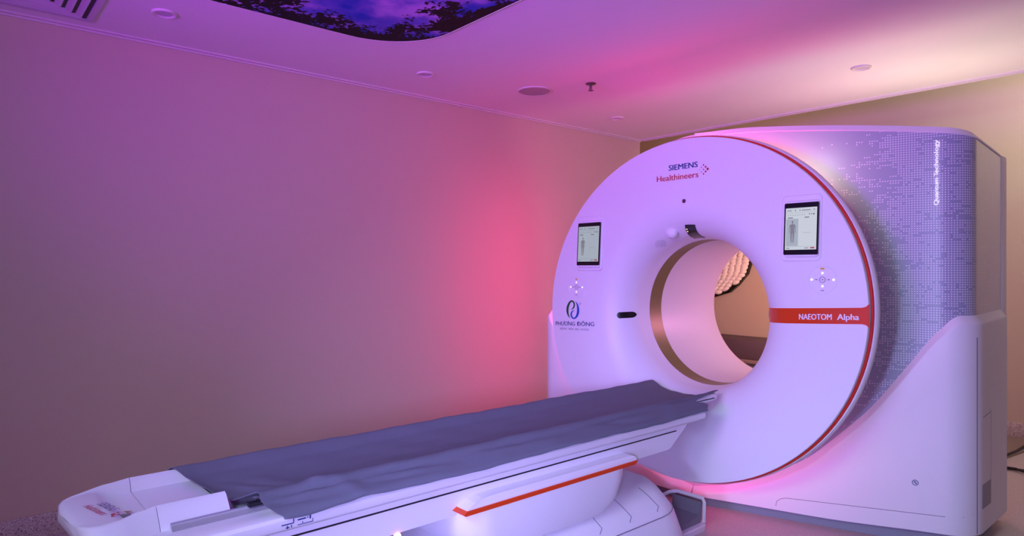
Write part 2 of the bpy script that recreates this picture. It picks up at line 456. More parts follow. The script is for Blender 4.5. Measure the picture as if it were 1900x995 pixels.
# rear housing behind the disc (left part round, right part a straight-topped wing core)
def y_front(x, z=0): return max(3.10 + .065 * max(0, z - 1.2), 0 if x < GX0 else 3.10 + SL * (x - GX0))
def ztop(x, y):
    d_ = max(0.0, x + 2.045); return 2.030 - 0.03 * d_ - 0.0606 * d_ * d_ - 0.09 * max(0, y - 3.47)
def outer(t):
    ct, st = math.cos(t), math.sin(t)
    # ray from bore centre; left/top arc, right wall, bottom
    c = []
    xr, xl, zb = -0.935, -3.11, 0.075
    if ct > 1e-6: c.append((xr - XC) / ct)
    if ct < -1e-6: c.append((xl - XC) / ct)
    if st < -1e-6: c.append((zb - ZB) / st)
    R = min(c) if c else 9
    if st > 0:
        if ct < 0.0:
            a = (ct / 0.972) ** 2 + (st / 0.955) ** 2; dz = ZB - ZD; b = 2 * dz * st / 0.955 ** 2; cc = (dz / 0.955) ** 2 - 1
            R = min(R, (-b + math.sqrt(b * b - 4 * a * cc)) / (2 * a))
        # straight top: z = 2.0 - .107 (x+1.81)
        if st + 0.0993 * ct > 0: R = min(R, (2.018 - ZB) / (st + 0.0993 * ct))
    return R
angs = sorted(set([2 * PI * k / NT for k in range(NT)] + [math.atan2(1.90 - ZB, -0.935 - XC), math.atan2(.075 - ZB, -.935 - XC) % (2 * PI), math.atan2(.075 - ZB, -3.11 - XC) % (2 * PI)]))
bm = bmesh.new()
def hring(fr, yfn): return [(XC + fr(t) * math.cos(t), yfn(XC + fr(t) * math.cos(t), ZB + fr(t) * math.sin(t)), ZB + fr(t) * math.sin(t)) for t in angs]
cons = lambda v: (lambda t: v)
loft(bm, [hring(cons(.46), lambda x, z: 3.99), hring(cons(.46), y_front), hring(lambda t: outer(t) * .6 + .46 * .4, y_front),
          hring(lambda t: outer(t) - .02, y_front), hring(outer, lambda x, z: y_front(x, z) + 0.02),
          hring(outer, lambda x, z: 3.98), hring(lambda t: outer(t) - .03, lambda x, z: 4.02), hring(cons(.46), lambda x, z: 3.99)], True, False)
part('rear_housing', bm, m_white, gantry, ang=30)

# plan path of the right wing: along the swept front, round the corner, back along the side
RCX = -0.888
cor = Vector((RCX, GY0 + SL * (RCX - GX0)))
dF = Vector((1, SL)).normalized(); dS = Vector((0, 1))
FR = 0.13; turn = math.acos(dF.dot(dS)); tl = FR * math.tan(turn / 2)
path = []
p0 = Vector((GX0, GY0)); p1 = cor - dF * tl; p2 = cor + dS * tl
for i in range(41): path.append((p0.lerp(p1, i / 40), Vector((dF.y, -dF.x))))
nF = Vector((dF.y, -dF.x)); cen = p1 - nF * FR
a0 = math.atan2(nF.y, nF.x); a1 = 0.0
for i in range(1, 12):
    a = a0 + (a1 - a0) * i / 12; n_ = Vector((math.cos(a), math.sin(a))); path.append((cen + n_ * FR, n_))
pe = Vector((RCX, 3.985))
for i in range(15): path.append((p2.lerp(pe, i / 14), Vector((1, 0))))
acc = [0.0]
for (a, _), (b, _) in zip(path, path[1:]): acc.append(acc[-1] + (b - a).length)
SCOR = acc[40]
def pp(i, off=0.0):
    p, n_ = path[i]; return p + n_ * off
def at_s(s, z, off=0.0):
    for i in range(len(acc) - 1):
        if s <= acc[i + 1] or i == len(acc) - 2:
            t = (s - acc[i]) / (acc[i + 1] - acc[i]); p = path[i][0].lerp(path[i + 1][0], t); n_ = path[i][1].lerp(path[i + 1][1], t).normalized()
            q = p + n_ * off; return Vector((q.x, q.y, z))
zb_tab = [(-2.20, .100), (-2.046, .100), (-1.896, .128), (-1.753, .184), (-1.618, .256), (-1.488, .349), (-1.352, .496), (-1.255, .601), (-1.19, .698), (-1.113, .813), (-1.039, .931), (-.995, .997), (-.951, 1.043), (-.924, 1.062)]
def zb_of(i):
    p = path[i][0]
    return interp(zb_tab, p.x) if i <= 42 else 1.062 + 0.012 * min(1, (p.y - 3.47) / .5)
# smooth the boundary
zb_s = [zb_of(i) for i in range(len(path))]
for _ in range(2): zb_s = [zb_s[0]] + [(zb_s[i - 1] + 2 * zb_s[i] + zb_s[i + 1]) / 4 for i in range(1, len(zb_s) - 1)] + [zb_s[-1]]
# grey dotted upper panel
def wz0(k):
    x = path[k][0].x
    return zb_s[k] - 0.02 if x > -1.57 else ZB + math.sqrt(max(.01, .56 ** 2 - (x - XC) ** 2))
i0 = 5; NV = 24; nu = len(path) - i0
def up_o(i, j):
    k = i + i0; p = pp(k, 0.012); z0 = wz0(k); z1 = ztop(p.x, p.y) - 0.034
    return (p.x, p.y, z0 + (z1 - z0) * j / (NV - 1))
def up_i(i, j):
    k = i + i0; p = pp(k, 0.0); z0 = wz0(k); z1 = ztop(p.x, p.y) - 0.034
    return (p.x, p.y, z0 + (z1 - z0) * j / (NV - 1))
bm = bmesh.new(); O, I = sheet(bm, nu, NV, up_o, up_i)
uvl = bm.loops.layers.uv.new('UVMap'); idx = {}
for i in range(nu):
    for j in range(NV):
        idx[O[i][j]] = (acc[i + i0], O[i][j].co.z); idx[I[i][j]] = (acc[i + i0], I[i][j].co.z)
for f in bm.faces:
    for l in f.loops: l[uvl].uv = idx[l.vert]
wing = part('wing_panel', bm, m_dots, gantry, label='blue-grey side wing with a pattern of pale dots')
# white top cap with chamfer
prof = [(0.014, -0.034), (0.016, -0.030), (-0.004, -0.003), (-0.03, 0.000), (-0.20, 0.002), (-0.20, -0.03), (0.0, -0.036)]
bm = bmesh.new(); rings = []
for k in range(0, len(path)):
    r = []
    f_ = smoothstep(0, .22, acc[k])
    for o_, dz in prof:
        p = pp(k, o_ * f_ if o_ > 0 else o_); b_ = pp(k, 0); r.append((p.x, p.y, ztop(b_.x, b_.y) + dz - .014 * (1 - smoothstep(0, .30, acc[k]))))
    rings.append(r)
loft(bm, rings)
part('top_cap', bm, m_white, gantry)
# lower shell, right: proud of the wing with a bevelled upper edge
offp = [(0.034, None)]
NV = 9
def lo(i, j, inner):
    zb = zb_s[i]; z0 = 0.055 + 0.02 * smoothstep(.6, 1.2, acc[i]); lip = min(0.034, 0.034)
    if j <= 5: z = z0 + (max(zb - 0.042, z0 + .004) - z0) * j / 5; o = 0.038
    elif j == 6: z = max(zb - 0.036, z0 + .008); o = 0.0365
    elif j == 7: z = max(zb - 0.031, z0 + .012); o = 0.033
    else: z = zb; o = 0.0125
    if inner: o = 0.004
    p = pp(i, o); return (p.x, p.y, z)
bm = bmesh.new(); sheet(bm, len(path), NV, lambda i, j: lo(i, j, False), lambda i, j: lo(i, j, True))
part('lower_shell', bm, m_white, gantry, ang=35)
# lower shell, left half
pathL = []
for i in range(31): pathL.append((Vector((GX0 - 1.045 * i / 30, GY0 - 0.02 * i / 30)), Vector((0, -1))))
cL = Vector((GX0 - 1.045, GY0 - 0.02 + 0.06))
for i in range(1, 8):
    a = -PI / 2 - PI / 2 * i / 8; n_ = Vector((math.cos(a), math.sin(a))); pathL.append((cL + n_ * 0.06, n_))
for i in range(8): pathL.append((Vector((GX0 - 1.105, GY0 + 0.04 + 0.85 * i / 7)), Vector((-1, 0))))
def zbL(x): return interp(zb_tab, XC + (XC - x) * 0.97)
def loL(i, j, inner):
    p, n_ = pathL[i]; zb = min(1.0, zbL(p.x)) if i <= 31 else 1.0; z0 = 0.055
    if j <= 5: z = z0 + (max(zb - 0.042, z0 + .004) - z0) * j / 5; o = 0.038
    elif j == 6: z = max(zb - 0.036, z0 + .008); o = 0.0365
    elif j == 7: z = max(zb - 0.031, z0 + .012); o = 0.033
    else: z = zb; o = 0.0125
    if inner: o = 0.004
    q = p + n_ * o; return (q.x, q.y, z)
bm = bmesh.new(); sheet(bm, len(pathL), NV, lambda i, j: loL(i, j, False), lambda i, j: loL(i, j, True))
part('lower_shell', bm, m_white, gantry, ang=35)
# plinth
bm = bmesh.new()
prism(bm, [(-3.14, 3.115), (GX0, 3.09), (cor.x - .005, cor.y + .012), (-0.90, 3.93), (-3.14, 3.93)], lambda x, y: (x, y, 0.0), lambda x, y: (x, y, 0.08))
part('plinth', bm, m_plinth, gantry, smooth=False)
# rear cover, a touch wider and lower than the wing
bm = bmesh.new(); box(bm, -1.6, -0.872, 3.99, 4.09, 0.09, 1.845, 0.012)
part('rear_cover', bm, m_white, gantry)
# pieces set into the shells: thin strips following the surface
def strip_s(pts, w, off, h=0.0012):
    """pts (s,z): a thin raised strip along the wing surface"""
    bm = bmesh.new(); rings = []
    for q, (s, z) in enumerate(pts):
        a = pts[max(0, q - 1)]; b = pts[min(len(pts) - 1, q + 1)]
        ds, dz = b[0] - a[0], b[1] - a[1]; l = math.hypot(ds, dz); px, pz = -dz / l * w / 2, ds / l * w / 2
        rings.append([at_s(s + px, z + pz, off), at_s(s + px, z + pz, off + h), at_s(s - px, z - pz, off + h), at_s(s - px, z - pz, off)])
    loft(bm, rings); return bm
sE = acc[-1]; s_seam = SCOR + 0.115
part('panel_seam', strip_s([(s_seam, .08 + i * .0985) for i in range(10)] , .004, .0372), m_seam, gantry)
part('panel_seam', strip_s([(.42, .075), (.425, .10), (.445, .116), (.47, .123)] + [(.47 + i * .0665, .123 + .0032 * i) for i in range(1, 11)] + [(SCOR + .06, .160), (SCOR + .1, .168)], .0025, .0372), m_seam, gantry)
part('panel_seam', strip_s([(s_seam + .04, .60), (s_seam + .16, .61)], .003, .0372), m_seam, gantry)
part('panel_seam', strip_s([(s_seam + .165, .26), (s_seam + .165, .62)], .003, .0372), m_seam, gantry)
bm = bmesh.new(); sheet(bm, 2, 5, lambda i, j: at_s(s_seam + .03 + .13 * i, .185 + .11 * j / 4, .0395), lambda i, j: at_s(s_seam + .03 + .13 * i, .185 + .11 * j / 4, .03))
rc = part('grip_recess', bm, m_plinth, gantry, label='small recessed grip on the side door')
# round blue symbol low on the shell
sv = (Vector((-1.07, 3.392)) - p0).length
bm = bmesh.new()
for (r0, r1) in ((0.0105, 0.013),):
    R0 = [at_s(sv + r0 * math.cos(2 * PI * k / 24), .291 + r0 * math.sin(2 * PI * k / 24), .0395) for k in range(24)]
    R1 = [at_s(sv + r1 * math.cos(2 * PI * k / 24), .291 + r1 * math.sin(2 * PI * k / 24), .0395) for k in range(24)]
    loft(bm, [R0, R1, [Vector(p) - Vector((nF.x, nF.y, 0)) * .002 for p in R1]], True, False)
for (a, b, rr) in ((-.003, .003, .0032), (.003, -.003, .0032), (0.002, .005, .002)):
    bm.faces.new([bm.verts.new(at_s(sv + a + rr * math.cos(2 * PI * k / 12), .291 + b + rr * math.sin(2 * PI * k / 12), .0395)) for k in range(12)])
part('round_symbol', bm, m_navy, gantry, smooth=False, label='small round blue symbol')
# vertical lettering on the wing
s_t = (Vector((-1.002, 3.447)) - p0).length
for tx_, u_, w_ in (('Quantum', 0, .126), ('T', .134, .0165), ('echnology', .1475, .152)):
    bm = fit_text(tx_, w_, 0.0185, lambda u, v: at_s(s_t - v + .009, 1.567 + u_ + u, 0.0135), bold=0.0016, out=(.33, -.94, 0))
    part('wing_lettering', bm, m_wtext, gantry, smooth=False, label='vertical white lettering Quantum Technology')

# orange name stripe on the right of the disc
zs0, zs1 = 1.042, 1.112
bm = bmesh.new(); rings = []
xe_ = XD + AX * .9995
xs_ = [XC + 0.419 + (xe_ - XC - 0.419) * (i / 40) for i in range(41)]
for x in xs_:
    fl = max(0.0, (x - (xe_ - .035)) / .035); e_ = 0.015 * fl ** 3
    # end follows the ellipse
    k_ = (x + 1.545) * .0535 ; a, b = 1.019 + k_ - e_, 1.089 + k_ + e_
    nn = 5; ring = []
    for q in range(nn): ring.append(on_face(x, a + (b - a) * q / (nn - 1), 0.0016))
    for q in reversed(range(nn)): ring.append(on_face(x, a + (b - a) * q / (nn - 1), -0.002))
    rings.append(ring)
loft(bm, rings)
stripe = part('name_stripe', bm, m_orange, gantry, label='orange name stripe on the right of the disc')
for tx_, u_, w_ in (('NAEOTOM', 0, .150), ('Alpha', .172, .092)):
    bm = fit_text(tx_, w_, 0.027, lambda u, v: on_face(-1.406 + u_ + u, 1.045 + (u_ + u) * .05 + v, 0.0026), bold=0.0030)
    part('lettering', bm, m_dtext, stripe, smooth=False, label='white word on the stripe')
# glossy sensor window at the inner end of the stripe
bm = bmesh.new(); sheet(bm, 5, 5, lambda i, j: on_face(XC + .420 + .022 * i / 4, 1.037 + .03 * j / 4, .003), lambda i, j: on_face(XC + .420 + .022 * i / 4, 1.037 + .03 * j / 4, .0))
part('sensor_window', bm, m_navy, stripe)

# maker lettering
bm = fit_text('SIEMENS', 0.180, 0.030, lambda u, v: on_face(-2.114 + u, 1.803 + v), bold=0.0022)
part('maker_lettering', bm, m_blue, gantry, smooth=False, label='blue lettering at the top of the disc')
bm = fit_text('Healthineers', 0.262, 0.032, lambda u, v: on_face(-2.192 + u, 1.750 + v), bold=0.0014)
part('maker_lettering', bm, m_logored, gantry, smooth=False, label='red lettering at the top of the disc')
bm = bmesh.new()
for (dx, dz, r) in ((0, 0, .0065), (-.012, .012, .005), (-.012, -.012, .005), (-.024, 0, .0036), (-.024, .023, .0042), (-.024, -.023, .0042), (-.036, .012, .003), (-.036, -.012, .003), (-.047, 0, .0022)):
    bm.faces.new([bm.verts.new(on_face(-1.876 + dx + r * math.cos(2 * PI * k / 16), 1.786 + dz + r * math.sin(2 * PI * k / 16))) for k in range(16)])
part('dot_logo', bm, m_logored, gantry, smooth=False, label='red arrow of dots')
# small camera eye
bm = bmesh.new(); lathe(bm, [(0.0001, -.003), (0.006, -.0035), (0.0085, -.005), (0.0105, -.004), (0.011, .003)], tuple(on_face(-2.025, 1.634, 0)), 'y', 24)
part('camera_eye', bm, m_eye, gantry, label='small dark red camera eye')

# hospital emblem: two leaf-like strokes
def stroke(pts, fn):
    bm = bmesh.new(); L_ = []; R_ = []
    P_ = []
    n = len(pts)
    for q in range((n - 1) * 6 + 1):            # catmull-rom
        i = min(q // 6, n - 2); t = q / 6 - i
        g = lambda k: pts[max(0, min(n - 1, k))]
        c = []
        for a in range(3):
            p0_, p1_, p2_, p3_ = g(i - 1)[a], g(i)[a], g(i + 1)[a], g(i + 2)[a]
            c.append(.5 * (2 * p1_ + (p2_ - p0_) * t + (2 * p0_ - 5 * p1_ + 4 * p2_ - p3_) * t * t + (3 * p1_ - p0_ - 3 * p2_ + p3_) * t ** 3))
        P_.append(c)
    for q, (x, y, w) in enumerate(P_):
        a = P_[max(0, q - 1)]; b = P_[min(len(P_) - 1, q + 1)]
        dx, dy = b[0] - a[0], b[1] - a[1]; l = math.hypot(dx, dy) or 1; nx, ny = -dy / l, dx / l
        L_.append(bm.verts.new(fn(x + nx * w / 2, y + ny * w / 2))); R_.append(bm.verts.new(fn(x - nx * w / 2, y - ny * w / 2)))
    for q in range(len(L_) - 1): bm.faces.new((L_[q], L_[q + 1], R_[q + 1], R_[q]))
    return bm
EMX, EMZ, EK = -2.880, 0.966, 0.118 / 36.0       # emblem units: the photo's outline, 36 high
ef = lambda x, y: on_face(EMX + x * EK * 1.25, EMZ + y * EK, .0018)
bm = stroke([(8.2, 0.5, .3), (4.5, 5.5, 2.6), (2.4, 13, 4.2), (3.2, 22, 4.4), (7, 30, 3.6), (11.5, 33.4, 2.8), (15.6, 30.5, 3.0), (16.6, 25, 2.9), (14, 19.5, 2.2), (9.3, 17, .2)], ef)
part('emblem_stroke', bm, m_green, gantry, smooth=False, label='green stroke of the hospital emblem')
bm = stroke([(19.2, 33.2, .3), (23, 27, 2.8), (24.6, 18, 4.2), (23.4, 9, 4.2), (19.5, 2.6, 3.0), (14.8, 0.8, 2.6), (11, 4.5, 3.0), (10.4, 9.5, 2.9), (13, 14, 2.0), (17.5, 15.8, .2)], ef)
part('emblem_stroke', bm, m_eblue, gantry, smooth=False, label='blue stroke of the hospital emblem')
def prefix_w(t):
    b_ = text_bm(t, 0.1); xs = [v.co.x for v in b_.verts]; b_.free(); return max(xs) - min(xs)
nf = lambda x0: (lambda u, v: on_face(x0 + u, 0.916 + (x0 + u + 2.974) * .045 + v))
pw = .168; kk = pw / prefix_w('PHUONG')
bm = fit_text('PHUONG', pw, 0.0255, nf(-2.974), bold=0.0012)
wd = part('emblem_lettering', bm, m_navy, gantry, smooth=False, label='navy blue hospital name')
for pre in ('PHU', 'PHUO'):
    u_ = prefix_w(pre) * kk
    bm = stroke([(u_ - .002, .0215, .0030), (u_ + .0022, .0235, .0036), (u_ + .0040, .0265, .0034), (u_ + .0036, .0295, .0016)], nf(-2.974))
    part('horn_mark', bm, m_navy, gantry, smooth=False)
bm = fit_text('ĐÔNG', .134, 0.0255, nf(-2.790), bold=0.0012)
part('emblem_lettering', bm, m_navy, gantry, smooth=False, label='navy blue hospital name')
bm = fit_text('BỆNH  VIỆN  ĐA  KHOA', 0.238, 0.0115, lambda u, v: on_face(-2.934 + u, 0.892 + u * .04 + v))
part('emblem_lettering', bm, m_mauve, gantry, smooth=False, label='small mauve line under the hospital name')
bm = fit_text('®', 0.013, None, lambda u, v: on_face(-2.77 + u, 1.055 + v))
part('emblem_lettering', bm, m_mauve, gantry, smooth=False)

# touch screens
def rrect(w, h, r, n=6):
    P_ = []
    for (cx_, cy_, a_) in ((w / 2 - r, h / 2 - r, 0), (-w / 2 + r, h / 2 - r, 90), (-w / 2 + r, -h / 2 + r, 180), (w / 2 - r, -h / 2 + r, 270)):
        for k in range(n + 1):
            a = math.radians(a_ + 90 * k / n); P_.append((cx_ + r * math.cos(a), cy_ + r * math.sin(a)))
    return P_
def rr_slab(bm, cx_, cz_, w, h, r, y0, y1, ch=0.0):
    P_ = rrect(w, h, r)
    f = lambda s, y: [(cx_ + x * s[0], y, cz_ + z * s[1]) for x, z in P_]
    k = ((w - 2 * ch) / w, (h - 2 * ch) / h)
    loft(bm, [f((1, 1), y1), f((1, 1), y0 + ch), f(k, y0)] if ch else [f((1, 1), y1), f((1, 1), y0)])
    return bm
put = part
def screen(cx_, cz_, w, h, sw, sh, dark, where):
    yb = YD
    f_ = 1 + lean(cz_) / YD; cx_ *= f_; cz_ = HC + (cz_ - HC) * f_
    def part(n_, bm_, m_, p_, **kw):
        for v in bm_.verts: v.co.y += lean(v.co.z)
        return put(n_, bm_, m_, p_, **kw)
    hb = bmesh.new(); rr_slab(hb, cx_, cz_, w, h, .022, yb - .006, yb + .004, .004)
    b = part('screen_mount', hb, m_white, gantry, label='raised white mount of the %s touch screen' % where)
    cx_ += .007
    hb = bmesh.new(); rr_slab(hb, cx_, cz_ - .004, w - .03, h - .045, .014, yb - .019, yb - .004, .006)
    c = part('touch_screen', hb, m_white, gantry, label='%s touch screen of the scanner' % where)
    zc = cz_ - .004
    hb = bmesh.new(); rr_slab(hb, cx_, zc, sw, sh, .006, yb - .0215, yb - .015)
    part('bezel', hb, m_black, c, label='black glass bezel')
    bw, bh = sw - .014, sh - .046; y = yb - .0225
    hb = bmesh.new(); rr_slab(hb, cx_, zc, bw, bh, .001, y, y + .002)
    part('display', hb, m_screen2 if dark else m_screen, c, label='pale lit display')
    y2 = y - .0004
    L0, B0 = cx_ - bw / 2, zc - bh / 2
    def rect(hb, u0, u1, v0, v1): box(hb, L0 + bw * u0, L0 + bw * u1, y2, y2 + .0006, B0 + bh * v0, B0 + bh * v1)
    hb = bmesh.new(); rect(hb, .03, .42, .09, .74)
    part('display_pane', hb, m_screen2, c)
    # body outline
    hb = bmesh.new(); y2 -= .0006
    cx0 = L0 + bw * .235; zt = B0 + bh * .70; H = bh * .54
    hb.faces.new([hb.verts.new((cx0 + .04 * H * math.cos(2 * PI * k / 16), y2, zt - .065 * H + .062 * H * math.sin(2 * PI * k / 16))) for k in range(16)])
    half = [(.018, .13), (.025, .165), (.085, .18), (.105, .22), (.115, .36), (.125, .54), (.105, .54), (.098, .38), (.085, .26), (.07, .40), (.078, .52), (.068, .74), (.05, .98), (.018, .98), (.014, .75), (.006, .56)]
    half = [(x * 1.25, z) for x, z in half]
    for sg in (1, -1):
        out = [(cx0, zt - .13 * H)] + [(cx0 + sg * x * H, zt - z * H) for x, z in half] + [(cx0, zt - .56 * H)]
        f = hb.faces.new([hb.verts.new((x, y2, z)) for x, z in out]); bmesh.ops.triangulate(hb, faces=[f], ngon_method='EAR_CLIP')
    part('body_diagram', hb, m_sbody, c, smooth=False, label='grey outline of a human body on the display')
    hb = bmesh.new()
    for (u0, u1, v0, v1) in ((.05, .2, .93, .945), (.30, .335, .925, .95), (.45, .48, .925, .95), (.52, .8, .93, .945), (.9, .93, .93, .955), (.03, .97, .885, .888),
                             (.08, .24, .755, .775), (.62, .76, .755, .775), (.56, .82, .40, .404), (.03, .97, .075, .078), (.05, .15, .03, .045), (.64, .76, .03, .045), (.88, .93, .82, .85), (.75, .79, .83, .85), (.82, .85, .83, .85)):
        hb = bmesh.new(); rect(hb, u0, u1, v0, v1); part('menu_line', hb, m_sgrey, c, smooth=False)
    for q in range(8):
        hb = bmesh.new(); rect(hb, .08 + q * .075, .10 + q * .075, .82, .835); part('menu_icon', hb, m_sgrey, c, smooth=False)
    hb = bmesh.new(); rect(hb, .82, .95, .025, .055)
    part('red_button', hb, m_sred, c, smooth=False)
    return c
screen(-2.683, 1.428, .208, .332, .180, .258, True, 'left')
screen(-1.392, 1.462, .186, .306, .158, .238, False, 'right')
# round control pads
def pad(cx_, cz_, r, where):
    hb = bmesh.new()
    rg = lambda q, o: [on_face(cx_ + q * math.cos(2 * PI * k / 40), cz_ + q * math.sin(2 * PI * k / 40), o) for k in range(40)]
    loft(hb, [rg(r, -.001), rg(r, .0025), rg(r - .003, .003), rg(r - .005, .0012), rg(.001, .0012)], True, False)
    p = part('control_pad', hb, m_white, gantry, label='%s round button pad' % where)
    hb = bmesh.new(); loft(hb, [rg(.0135, .0012), rg(.0135, .0028), rg(.0115, .0028), rg(.0115, .0012)], True, False)
    part('pad_ring', hb, m_grey, p)
    for (dx, dz) in ((0, .029), (0, -.029), (.048, 0), (-.048, 0)):
        hb = bmesh.new(); q = .0045
        hb.faces.new([hb.verts.new(on_face(cx_ + dx + q * a, cz_ + dz + q * b, .0024)) for a, b in ((-1, -.7), (0, -1), (1, -.7), (1, .7), (0, 1.2), (-1, .7))])
        part('lit_button', hb, m_btn, p, smooth=False)
    hb = bmesh.new()
    for (dx, dz, w, h) in ((-.027, 0, .005, .002), (.027, 0, .005, .002), (-.004, -.048, .003, .002), (.004, -.048, .003, .002), (0, 0, .003, .0025)):
        hb = bmesh.new(); hb.faces.new([hb.verts.new(on_face(cx_ + dx + w * a, cz_ + dz + h * b, .0024)) for a, b in ((-1, -1), (1, -1), (1, 1), (-1, 1))])
        part('pad_mark', hb, m_grey, p, smooth=False)
    hb = bmesh.new()
    hb.faces.new([hb.verts.new(on_face(cx_ + .009 * a, cz_ + .049 + .0035 * b, .0024)) for a, b in ((-1, -1), (1, -1), (1, 1), (-1, 1))])
    part('yellow_button', hb, m_btny, p, smooth=False)
pad(-2.793, 1.162, .069, 'left')
pad(-1.297, 1.228, .064, 'right')
# funnel furniture: dome sensor, sloping black window, microphone holes, slot on the left
def face_patch(uvs, off, base=-.001):
    bm = bmesh.new(); a = [bm.verts.new(on_face(x, z, off)) for x, z in uvs]; b = [bm.verts.new(on_face(x, z, base)) for x, z in uvs]
    n = len(uvs); bm.faces.new(a)
    for i in range(n): bm.faces.new((a[i], b[i], b[(i + 1) % n], a[(i + 1) % n]))
    return bm
bm = bmesh.new(); c0 = on_face(XC + .455 * math.cos(math.radians(104.5)), ZB + .455 * math.sin(math.radians(104.5)), .004)
bmesh.ops.create_uvsphere(bm, u_segments=28, v_segments=16, radius=1.0)
for v in bm.verts: v.co = Vector((c0.x + v.co.x * .036, c0.y + v.co.y * .030, c0.z + v.co.z * .030))
part('dome_sensor', bm, m_white, gantry, label='white oval dome sensor above the bore')
bm = bmesh.new()
def camwin(i, j, o):
    q = j / 8; th = math.radians((96 - 4.4 * q) + ((86.8 - 2.7 * q) - (96 - 4.4 * q)) * i / 6); r = .4135 + .064 * q
    return on_face(XC + r * math.cos(th), ZB + r * math.sin(th), o)
sheet(bm, 7, 9, lambda i, j: camwin(i, j, .004), lambda i, j: camwin(i, j, -.002))
cw = part('camera_window', bm, m_black, gantry, label='glossy black camera window above the bore')
bm = bmesh.new()
for (i, j) in ((5.2, 5.6), (5.2, 4.2)):
    c1 = camwin(6 - i, j, .0046)
    bmesh.ops.create_icosphere(bm, subdivisions=2, radius=.0035, matrix=Matrix.Translation(c1))
part('indicator_light', bm, emis('indicator_yellow', (1, .85, .3, 1), 1.2), cw)
bm = bmesh.new()
for i in range(-4, 5):
    for j in range(-4, 5):
        if i * i + j * j <= 17:
            a_ = math.radians(118.7 + i * 1.0 + (j % 2) * .5); r_ = .4385 + j * .0036
            bm.faces.new([bm.verts.new(on_face(XC + r_ * math.cos(a_) + .0014 * math.cos(2 * PI * k / 6), ZB + r_ * math.sin(a_) + .0014 * math.sin(2 * PI * k / 6), .0012)) for k in range(6)])
part('speaker_holes', bm, m_seam, gantry, smooth=False)
def slot_pt(i, j, o):
    u = .5 - .5 * math.cos(PI * i / 16); hw = .018 * math.sqrt(max(.03, 1 - max(0, abs(u - .5) - .32) ** 2 / .18 ** 2)); q = j / 6 - .5
    r = .4195 + .064 * u; th = math.radians(184.2) - 2 * hw * q / r
    return on_face(XC + r * math.cos(th), ZB + r * math.sin(th), o)
bm = bmesh.new(); sheet(bm, 17, 7, lambda i, j: slot_pt(i, j, .002), lambda i, j: slot_pt(i, j, -.002))
part('sensor_slot', bm, m_black, gantry, label='dark pill-shaped sensor window on the left of the bore')
# small seam at the disc left edge and at the top centre

# ------------------------------------------------------------------ the patient couch
couch = thing('patient_couch', (-2.04, 1.6, 0), 'long white patient couch with an orange stripe on its pedestal, running into the scanner', 'couch')
TL, TR = -2.262, -1.826
# cradle top
prof = [(-2.262, .606), (-2.264, .634), (-2.256, .646), (-2.244, .648), (-2.228, .640), (-2.19, .620), (-2.12, .607), (-2.04, .602), (-1.96, .606), (-1.89, .622), (-1.862, .640), (-1.846, .648), (-1.834, .646), (-1.826, .634), (-1.828, .618), (-1.85, .604), (-1.90, .585), (-2.18, .585)]
bm = bmesh.new(); loft(bm, [[(x, y, z) for x, z in prof] for y in (.70, 1.2, 1.8, 2.4, 2.93)] + [[(-2.044 + (x + 2.044) * .97, 2.965, .615 + (z - .615) * .93) for x, z in prof]])
part('table_top', bm, m_tablew, couch)
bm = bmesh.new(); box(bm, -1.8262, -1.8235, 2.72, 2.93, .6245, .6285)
part('groove_and_shade', bm, m_dark, couch)
# head tray (uncovered part) and end cap
def tray_ring(y, k=0.0, deck=None, xl=-2.262, xr=-1.868, bot=.560):
    fl = .610 if deck is None else deck
    li = .648 - .02 * k
    return [(xl, y, bot), (xl - .002, y, .60), (xl + .004, y, li - .008), (xl + .012, y, li), (xl + .020, y, li - .004), (xl + .026, y, max(fl, li - .012)), (xl + .042, y, fl + .002), (xl + .14, y, fl), (xr - .13, y, fl), (xr - .078, y, fl + .002),
            (xr - .066, y, max(fl + .004, li - .012)), (xr - .058, y, li + .004), (xr - .046, y, li), (xr - .010, y, .612), (xr, y, .595), (xr, y, bot)]
bm = bmesh.new(); loft(bm, [tray_ring(.425), tray_ring(.47), tray_ring(.600), tray_ring(.610, k=2.4, deck=.596), tray_ring(.72, k=2.4, deck=.596)])
part('head_tray', bm, m_tablew, couch, ang=45)
bm = bmesh.new()
ec = [(.236, -2.150, -1.915, .600, .622, .622), (.240, -2.185, -1.872, .58, .630, .630), (.252, -2.205, -1.846, .56, .634, .634), (.272, -2.222, -1.838, .55, .636, .6355), (.315, -2.238, -1.842, .55, .640, .636), (.336, -2.246, -1.850, .55, .642, .630), (.352, -2.250, -1.856, .55, .644, .614), (.380, -2.254, -1.862, .55, .645, .611), (.4235, -2.262, -1.868, .56, .648, .6105)]
rings = []
for (y, xl, xr, bot, li, fl) in ec:
    yb = lambda x: 0.0
    rings.append([(x, yy + .035 * max(0, (x + 2.1)) / .3 * (1 if y < .40 else 0), z) for (x, yy, z) in tray_ring(y, deck=fl, xl=xl, xr=xr, bot=bot, k=(.648 - li) / .02)])
loft(bm, rings)
cap_ = part('end_cap', bm, m_tablew, couch, ang=50)
for (u0, v0, txt, mm, w) in ((0, 0, 'Healthineers', m_logored, .105), (.006, .030, 'SIEMENS', m_blue, .080)):
    bm = fit_text(txt, w, None, lambda u, v: (-2.092 + u0 + u, .284 + v0 + v * 1.5 + .25 * (u0 + u), .6385), bold=0.0)
    part('maker_lettering', bm, mm, cap_, smooth=False)
bm = bmesh.new()
bm.faces.new([bm.verts.new((-1.972 + .006 * math.cos(2 * PI * k / 12), .336 + .006 * math.sin(2 * PI * k / 12), .6385)) for k in range(12)])
for (a, b) in ((.012, .01), (-.006, .012), (.012, -.004)):
    bm.faces.new([bm.verts.new((-1.972 + a + .004 * math.cos(2 * PI * k / 12), .336 + b + .004 * math.sin(2 * PI * k / 12), .6385)) for k in range(12)])
